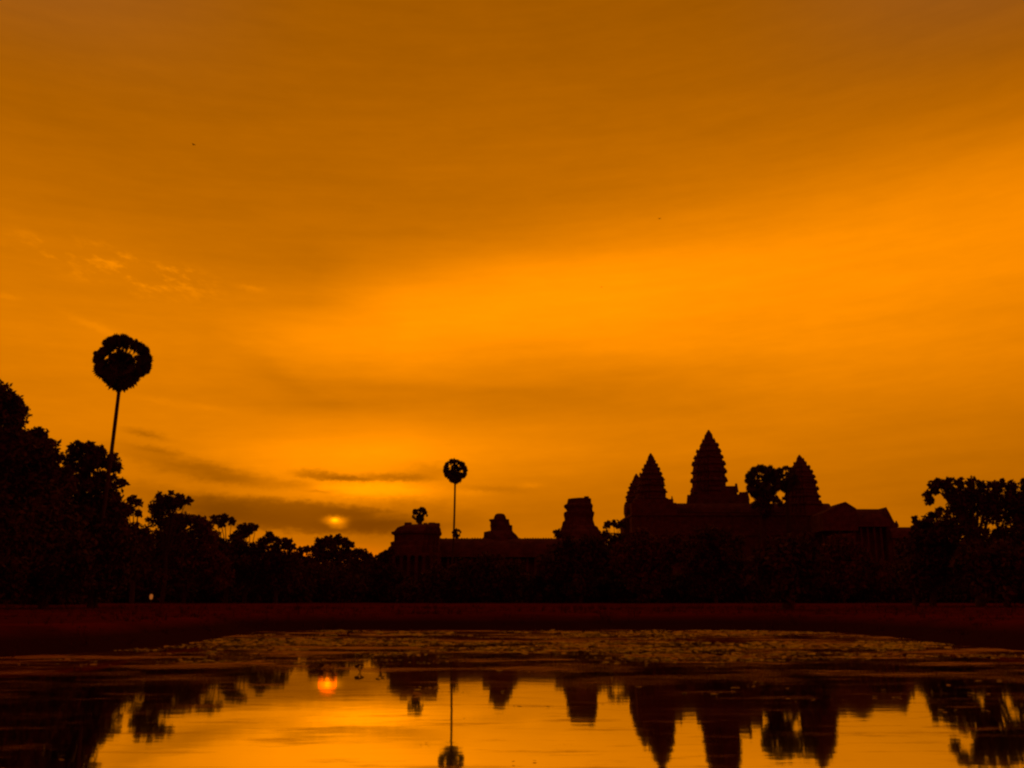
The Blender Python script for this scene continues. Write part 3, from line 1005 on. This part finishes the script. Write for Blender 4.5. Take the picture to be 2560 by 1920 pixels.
# terrace of the temple mountain with its upper galleries
tr_ = empty("temple_terrace", (P(1800, 1300, 330).x, 330, LAWN), "stepped stone terrace carrying the tall lotus-bud towers", "terrace")
for i, (xl, xr, yt, dep) in enumerate(((1566, 2062, 1296, 40), (1545, 2120, 1345, 52), (1520, 2170, 1400, 64))):
    m = MB()
    a, b = P(xl, yt, 330), P(xr, yt, 330)
    zb = zat((1345, 1400, 1478)[i], 330)
    if i == 2:
        zb = LAWN
    cx_, hw_ = (a.x + b.x) / 2, (b.x - a.x) / 2
    h_ = a.z - zb
    rings = []
    for t, g_ in ((0, 0.8), (0.12, 0.8), (0.14, 0.2), (0.5, 0.0), (0.86, 0.2), (0.88, 0.8), (1.0, 0.8)):
        rings.append([(cx_ + sx * (hw_ + g_), 330 + sy * (dep / 2 + g_), zb + h_ * t) for sx, sy in ((-1, -1), (1, -1), (1, 1), (-1, 1))])
    m.loft(rings)
    m.build("terrace_step", STONE_DARK, tr_)


def vault_gallery(name, label, d, xl, xr, y_ridge, y_eave, y_floor, depth, ncol, seed=0, group=None, crest=True, front=True):
    rng = random.Random(seed)
    a, b = P(xl, y_ridge, d), P(xr, y_ridge, d)
    zr, ze, zf = a.z, zat(y_eave, d), max(zat(y_floor, d), LAWN + 0.6)
    root = empty(name, ((a.x + b.x) / 2, d, LAWN), label, "gallery", group)
    cx_, L = (a.x + b.x) / 2, b.x - a.x
    m = MB()
    for (z0, z1, g_) in ((LAWN - 0.3, LAWN + 0.35 * (zf - LAWN), 1.4), (LAWN + 0.35 * (zf - LAWN), LAWN + 0.7 * (zf - LAWN), 0.8), (LAWN + 0.7 * (zf - LAWN), zf, 1.2)):
        m.box((cx_, d, (z0 + z1) / 2), (L + 2 * g_, depth + 2 * g_, z1 - z0))
    m.build("base", STONE_DARK, root)
    m = MB()
    m.box((cx_, d + depth * 0.15, (zf + ze) / 2), (L - 0.4, depth * 0.6, ze - zf))
    m.build("wall", STONE, root)
    # ogival vault
    m = MB()
    prof = []
    for i in range(9):
        t = i / 8
        prof.append((-depth / 2 * math.cos(t * math.pi / 2) ** 0.8 - 0.12 * (1 - t), ze + (zr - ze) * math.sin(t * math.pi / 2) ** 0.9))
    sec = [(-depth / 2 - 0.35, ze - 0.25)] + prof + [(-p[0], p[1]) for p in reversed(prof[:-1])] + [(depth / 2 + 0.35, ze - 0.25)]
    r1 = [(a.x, d + y, z) for y, z in sec]
    r2 = [(b.x, d + y, z) for y, z in sec]
    m.loft([r1, r2])
    m.build("roof", STONE, root)
    if crest:
        m = MB()
        nn = int(L / 0.7)
        for i in range(nn):
            if rng.random() < 0.25:
                continue
            m.box((a.x + (i + 0.5) * L / nn, d, zr + 0.02), (0.42, 0.28, rng.uniform(0.15, 0.42)), 0, 0.5)
        m.build("ridge_crest", STONE, root)
    for i in range(ncol):
        x = a.x + 0.8 + (L - 1.6) * i / (ncol - 1)
        m = MB()
        m.box((x, d - depth * 0.42, (zf + ze) / 2), (0.55, 0.55, ze - zf - 0.7))
        m.box((x, d - depth * 0.42, ze - 0.18), (0.8, 0.8, 0.36))
        m.box((x, d - depth * 0.42, zf + 0.16), (0.8, 0.8, 0.32))
        m.build("column", STONE, root)
    return root


GG = "roofed temple galleries"
vault_gallery("temple_gallery", "long low stone gallery with flat roofline left of the towers", 244, 1000, 1500, 1346, 1392, 1440, 9, 26, 1, GG)
vault_gallery("temple_gallery", "upper gallery joining the bases of the tall towers", 327, 1562, 2068, 1259, 1282, 1298, 8, 22, 2, GG)
rgal = vault_gallery("temple_gallery", "gabled stone gallery right of the right tower", 296, 2062, 2203, 1273, 1318, 1440, 12, 9, 3, GG, crest=False)
m = MB()
a, c_, b = P(2040, 1288, 294), P(2097, 1259, 294), P(2124, 1276, 294)
zb = zat(1330, 294)
front = [(a.x, 288, zb), (b.x, 288, zb), (b.x, 288, b.z), (c_.x, 288, c_.z), (a.x, 288, a.z)]
m.loft([[(x, y, z) for x, y, z in front], [(x, y + 12, z) for x, y, z in front]])
m.build("gable", STONE, rgal)
m = MB()
a, b = P(2200, 1274, 296), P(2222, 1316, 296)
zb = zat(1440, 296)
sec = [(P(2198, 1272, 296).x, P(2198, 1272, 296).z), (P(2206, 1286, 296).x, P(2206, 1286, 296).z), (P(2213, 1300, 296).x, P(2213, 1300, 296).z), (b.x, b.z), (b.x + 0.5, b.z - 0.3), (b.x + 0.5, zb), (a.x - 1, zb)]
m.loft([[(x, 290.3, z) for x, z in reversed(sec)], [(x, 301.7, z) for x, z in reversed(sec)]])
m.build("end_wall", STONE, rgal)
low = vault_gallery("temple_gallery", "lowest gallery stub with a small spike, far right of the temple", 292, 2216, 2330, 1318, 1345, 1440, 7, 8, 4, GG, crest=False)
m = MB()
p = P(2240.5, 1303, 292)
m.box((p.x, 292, p.z - 0.2), (0.6, 0.6, 0.8), 0, 0.3)
m.box((p.x, 292, p.z - 1.1), (1.1, 1.1, 1.3), 0, 0.6)
m.build("finial", STONE, low)


def ruin(name, label, cat, d, rows, depth_k, seed=0, blocks=0):
    """weathered tower from its outline: photo y, left x, right x, from the top down"""
    rng = random.Random(seed)
    x0 = (rows[-1][1] + rows[-1][2]) / 2
    c0 = P(x0, 1400, d)
    root = empty(name, (c0.x, d, LAWN), label, cat)
    rings = []
    for (y, xl, xr) in reversed(rows):
        cc, hh, zz = row(y, xl, xr, d)
        rings.append(plan_ring(cc, d, hh, zz, 0.0))
    last = rings[0]
    body = MB()
    body.loft([[(x, y, LAWN - 0.2) for x, y, z in last]] + rings)
    body.build("body", STONE, root)
    for i in range(blocks):
        y, xl, xr = rows[i % 4]
        cc, hh, zz = row(y, xl, xr, d)
        q = rng.uniform(0.6, 1.2)
        m = MB()
        m.box((cc + rng.uniform(-0.9, 0.9) * hh, d + rng.uniform(-0.7, 0.1) * hh, zz + q * 0.15), (q * 1.5, q, q * 0.75), rng.uniform(-0.3, 0.3), 0.9)
        m.build("loose_stone", STONE_DARK, root)
    return root


pav = ruin("ruined_pavilion", "squat ruined corner pavilion with a rubble top at the left end of the gallery", "pavilion", 238,
           [(1312, 1035, 1090), (1314, 1012, 1097), (1320, 996, 1100), (1330, 988, 1102), (1331, 981, 1103), (1337, 982, 1102), (1339, 988, 1099), (1354, 988, 1098), (1357, 979, 1099), (1366, 980, 1099), (1370, 974, 1099), (1400, 974, 1099)], 1, 3, 14)
m = MB()
p, q = P(955, 1392, 238), P(985, 1380, 238)
for i, (xl, xr, yt) in enumerate(((964, 990, 1378), (950, 990, 1392))):
    a, b = P(xl, yt, 237 - i), P(xr, yt, 237 - i)
    m.box(((a.x + b.x) / 2, 237 - i, (a.z + LAWN) / 2), (b.x - a.x, 8, a.z - LAWN))
m.build("porch", STONE, pav)
for x in (966, 985, 1004, 1023, 1042, 1061, 1080, 1098):
    a = P(x, 1392, 230)
    m = MB()
    m.box((a.x, 229.5, (a.z + LAWN) / 2), (0.7, 0.7, a.z - LAWN))
    m.box((a.x, 229.5, a.z + 0.1), (1.0, 1.0, 0.35))
    m.build("column", STONE, pav)
m = MB()
a, b = P(960, 1388, 230), P(1102, 1388, 230)
m.box(((a.x + b.x) / 2, 230.2, a.z + 0.25), (b.x - a.x, 2.4, 0.7))
m.build("lintel", STONE, pav)

ruin("domed_gate_tower", "small domed gate tower standing on the gallery roofline", "tower", 246,
     [(1284, 1243, 1256), (1286, 1239, 1261), (1291, 1236, 1264), (1298, 1234, 1266), (1299, 1223, 1273), (1302, 1223, 1273), (1304, 1226, 1273), (1313, 1226, 1275), (1314, 1225, 1281),
      (1318, 1226, 1281), (1327, 1227, 1281), (1331, 1210, 1283), (1337, 1210, 1290), (1346, 1209, 1297), (1380, 1205, 1300)], 1, 5, 0)
ruin("ruined_tower", "broken flat-topped tower between the gallery and the tall towers", "tower", 290,
     [(1246, 1436, 1474), (1248, 1420, 1477), (1258, 1418, 1477), (1260, 1417, 1478), (1264, 1410, 1481), (1268, 1411, 1481), (1274, 1417, 1480), (1279, 1417, 1481), (1282, 1410, 1485), (1288, 1410, 1484), (1296, 1412, 1482),
      (1302, 1412, 1482), (1305, 1407, 1483), (1315, 1405, 1486), (1318, 1403, 1492), (1326, 1402, 1496), (1330, 1396, 1501), (1345, 1390, 1502), (1400, 1386, 1506)], 1, 6, 3)
tree("shrub", "small bush growing on the ledge left of the flat-topped tower", 284, [(1388, 1330, 6), (1397, 1326, 5), (1392, 1338, 8), (1400, 1342, 8)], trunk=1394, lai=3.0, leaf=0.3, seed=90, cat="shrub", sub=1, tr=0.1, limbs=False)

# ------------------------------------------------------------------ pond plants
rng = np.random.default_rng(5)


def to_px(x, y, z=0.0):
    dz = z - HC
    fw = y * CP + dz * SP
    return 1280 + F * x / fw, 960 - F * (-y * SP + dz * CP) / fw


def vnoise(x, y, seed):
    """value noise, bilinear with smooth fade"""
    r = np.random.default_rng(seed).random((256, 256))
    xi, yi = np.floor(x).astype(int), np.floor(y).astype(int)
    tx, ty = x - xi, y - yi
    tx, ty = tx * tx * (3 - 2 * tx), ty * ty * (3 - 2 * ty)
    q = lambda i, j: r[i % 256, j % 256]
    return (q(xi, yi) * (1 - tx) + q(xi + 1, yi) * tx) * (1 - ty) + (q(xi, yi + 1) * (1 - tx) + q(xi + 1, yi + 1) * tx) * ty


N = 620000
xs = rng.uniform(-48, 48, N)
ys_ = 11 + (80 - 11) * rng.random(N) ** 0.8
px, py = to_px(xs, ys_)
sdv = sdist(xs, ys_)
dens = np.interp(py, [1570, 1600, 1640, 1665, 1690, 1720, 1760, 1920], [0.66, 0.60, 0.52, 0.40, 0.26, 0.10, 0.03, 0.02])
mid = (px > 560) & (px < 1000)
dens = np.where(mid & (py > 1655), dens * 0.18, dens)
dens = np.where((px < 560) & (py > 1672), dens * 0.15, dens)
dens = np.where((px < 230) & (py > 1885), 0.5, dens)
dens = np.where((px > 1940) & (px < 2330) & (py > 1805) & (py < 1850), 0.22, dens)
dens = np.where((px > 1500) & (px < 2560) & (py > 1690) & (py < 1790), 0.10, dens)
dens = np.where((px > 1240) & (px < 1760) & (py > 1780), 0.02, dens)
nz = 0.45 * vnoise(xs * 0.14 + 40, ys_ * 0.26 + 40, 1) + 0.33 * vnoise(xs * 0.40 + 40, ys_ * 0.7 + 40, 2) + 0.22 * vnoise(xs * 1.1 + 60, ys_ * 1.6 + 90, 3)
band = np.clip((py - 1660) / 60, 0, 1)
nz2 = 0.65 * vnoise(xs * 0.45 + 90, ys_ * 1.5 + 20, 11) + 0.35 * vnoise(xs * 1.6 + 90, ys_ * 3.2 + 20, 12)
nz = nz * (1 - band) + band * (0.40 + (nz2 - 0.60) * 1.6)
dens = dens * (1 + 1.6 * band)
prob = dens * np.clip((nz - 0.56) / 0.13, 0, 1.6)
keep = (sdv < -0.15) & (rng.random(N) < prob * 0.34)
xs, ys_ = xs[keep], ys_[keep]
n = len(xs)
K = 7
rad = np.clip(0.07 * np.exp(0.5 * rng.normal(size=n)), 0.03, 0.22) * np.clip(0.30 + 0.70 * (ys_ - 12) / 30, 0.30, 1.15)
ang = np.arange(K)[None, :] * 2 * np.pi / K + rng.random((n, 1)) * 6.28
rr = rad[:, None] * (0.82 + 0.36 * rng.random((n, K)))
tilt = rng.normal(size=(n, 2)) * 0.10
vx = np.cos(ang) * rr
vy = np.sin(ang) * rr
vz = 0.012 + np.abs(rng.normal(size=(n, 1))) * 0.008 + vx * tilt[:, :1] + vy * tilt[:, 1:]
pv = np.stack([xs[:, None] + vx, ys_[:, None] + vy, np.maximum(vz, 0.004)], 2).reshape(-1, 3)
pads = mesh_np("floating_leaves", pv, np.arange(n * K).reshape(n, K), PAD)
tag(pads, "brownish mat of floating leaves across the far water", "water plants", None, "stuff")


def water_plant(label, x, y, w, h, seed):
    r = random.Random(seed)
    p = onto(x, y + h / 2)
    k = p.y / F
    root = empty("water_plant", p, label, "water plant", "dark plants standing in the pond")
    for i in range(6):
        m = MB()
        a = r.uniform(0, 6.28)
        hh = h * k * r.uniform(0.5, 1.0)
        t = p + Vector((math.cos(a) * w * k * 0.4, math.sin(a) * w * k * 0.4, hh))
        m.tube([p, p.lerp(t, 0.6) + Vector((0, 0, hh * 0.15)), t], [0.008, 0.007, 0.005], 5)
        st = m.build("stalk", LEAF_C, root)
        m = MB()
        R = w * k * r.uniform(0.22, 0.36)
        tl = Vector((r.uniform(-0.5, 0.5), r.uniform(-0.5, 0.5), 1)).normalized()
        u = tl.cross(Vector((0, 1, 0))).normalized()
        v = tl.cross(u)
        top_ = [t + (u * math.cos(q * 0.785) + v * math.sin(q * 0.785)) * R * r.uniform(0.85, 1.1) + tl * 0.03 * R for q in range(8)]
        bot_ = [t + (u * math.cos(q * 0.785) + v * math.sin(q * 0.785)) * R * 0.3 - tl * 0.25 * R for q in range(8)]
        m.loft([bot_, top_])
        m.build("leaf", LEAF_C, root)
    return root


for i, (lb, x, y, w_, h_) in enumerate((
        ("dark plant standing alone right of the sun's reflection", 900, 1672, 22, 16),
        ("flat dark plant just above the sun's reflection", 792, 1668, 30, 12),
        ("dark plant left of the pavilion's reflection", 950, 1662, 20, 26),
        ("dark plant near the far bank below the sun", 874, 1588, 18, 12),
        ("dark plant near the water's centre under the ruined tower", 1500, 1648, 16, 12),
        ("dark plant far right under the umbrella tree", 2265, 1640, 18, 10))):
    water_plant(lb, x, y, w_, h_, 300 + i)

# grass tufts fringing the bank
M_ = 60000
gx_, gy_ = rng.uniform(-70, 70, M_), rng.uniform(26, 120, M_)
gd = sdist(gx_, gy_)
gp = np.where(gd < 0.1, 0, np.where(gd < 5, 0.55, 0.30)) * np.clip((vnoise(gx_ * 0.3 + 80, gy_ * 0.4 + 80, 21) - 0.35) / 0.3, 0, 1)
gk = rng.random(M_) < gp * 0.55
gx_, gy_ = gx_[gk], gy_[gk]
gz_ = height(gx_, gy_)
NB = 5
T = len(gx_)
bx = gx_[:, None] + rng.normal(size=(T, NB)) * 0.10
by = gy_[:, None] + rng.normal(size=(T, NB)) * 0.10
bz = np.repeat(gz_[:, None], NB, 1) - 0.03
hh_ = rng.uniform(0.10, 0.34, (T, 1)) * (1 + 1.6 * np.clip(vnoise(gx_ * 0.22 + 30, gy_ * 0.5 + 30, 31) - 0.55, 0, 1) / 0.25)[:, None] * rng.uniform(0.6, 1.2, (T, NB))
an = rng.random((T, NB)) * 6.283
wd = rng.uniform(0.015, 0.04, (T, NB))
lx, ly = rng.normal(size=(T, NB)) * 0.35 * hh_, rng.normal(size=(T, NB)) * 0.35 * hh_
v0 = np.stack([bx - np.cos(an) * wd, by - np.sin(an) * wd, bz], 2)
v1 = np.stack([bx + np.cos(an) * wd, by + np.sin(an) * wd, bz], 2)
v2 = np.stack([bx + lx, by + ly, bz + hh_], 2)
gvv = np.stack([v0, v1, v2], 2).reshape(-1, 3)
GRASS = material("bank_grass_blades", (0.05, 0.022, 0.008), (0.13, 0.035, 0.012), 1, 0.9, 0.0, island=True)
go = mesh_np("grass", gvv, np.arange(len(gvv)).reshape(-1, 3), GRASS)
tag(go, "short rough grass tufts on the bank and lawn", "grass", None, "stuff")

# ------------------------------------------------------------------ lamp and birds
p = P(378, 1492, 112)
base = Vector((p.x, 112, gz(p.x, 112)))
lamp = empty("garden_lamp", base, "small lit lamp glowing orange under the left trees", "lamp")
m = MB()
m.tube([base - Vector((0, 0, 0.1)), Vector((base.x, base.y, p.z - 0.3))], [0.06, 0.05], 8)
m.build("post", METAL, lamp)
m = MB()
m.tube([Vector((p.x, p.y, p.z + q)) for q in (-0.3, -0.2, 0.0, 0.2, 0.3)], [0.10, 0.17, 0.20, 0.17, 0.11], 14)
m.build("lamp_globe", LIT, lamp)
m = MB()
m.tube([Vector((p.x, p.y, p.z + 0.301)), Vector((p.x, p.y, p.z + 0.36))], [0.16, 0.06], 12)
m.build("cap", METAL, lamp)


def bird(label, px_, py_, d, span, rot):
    c = P(px_, py_, d)
    root = empty("bird", c, label, "bird", "birds in the sky")
    m = MB()
    R_ = Matrix.Rotation(rot, 3, 'Z')
    q = lambda x, y, z: c + R_ @ Vector((x, y, z)) * span
    m.tube([q(0, -.30, 0), q(0, -.22, .02), q(0, -.05, 0), q(0, .15, 0), q(0, .34, .01)], [0.02 * span, 0.06 * span, 0.085 * span, 0.06 * span, 0.015 * span], 8)
    m.build("body", BIRD, root)
    for s in (-1, 1):
        m = MB()
        top = [q(s * .05, -.12, .04), q(s * .25, -.16, .16), q(s * .5, .02, .10), q(s * .26, .06, .14), q(s * .05, .08, .03)]
        m.loft([[v - Vector((0, 0, 0.02 * span)) for v in top], top])
        m.build("wing", BIRD, root)


bird("small dark bird high in the sky above the left palm", 484, 362, 70, 0.42, 1.0)
bird("small dark bird in the sky above the central tower", 1649, 547, 95, 0.42, 0.2)
bird("faint tiny bird against the brightest band of sky", 1504, 718, 150, 0.40, 0.6)
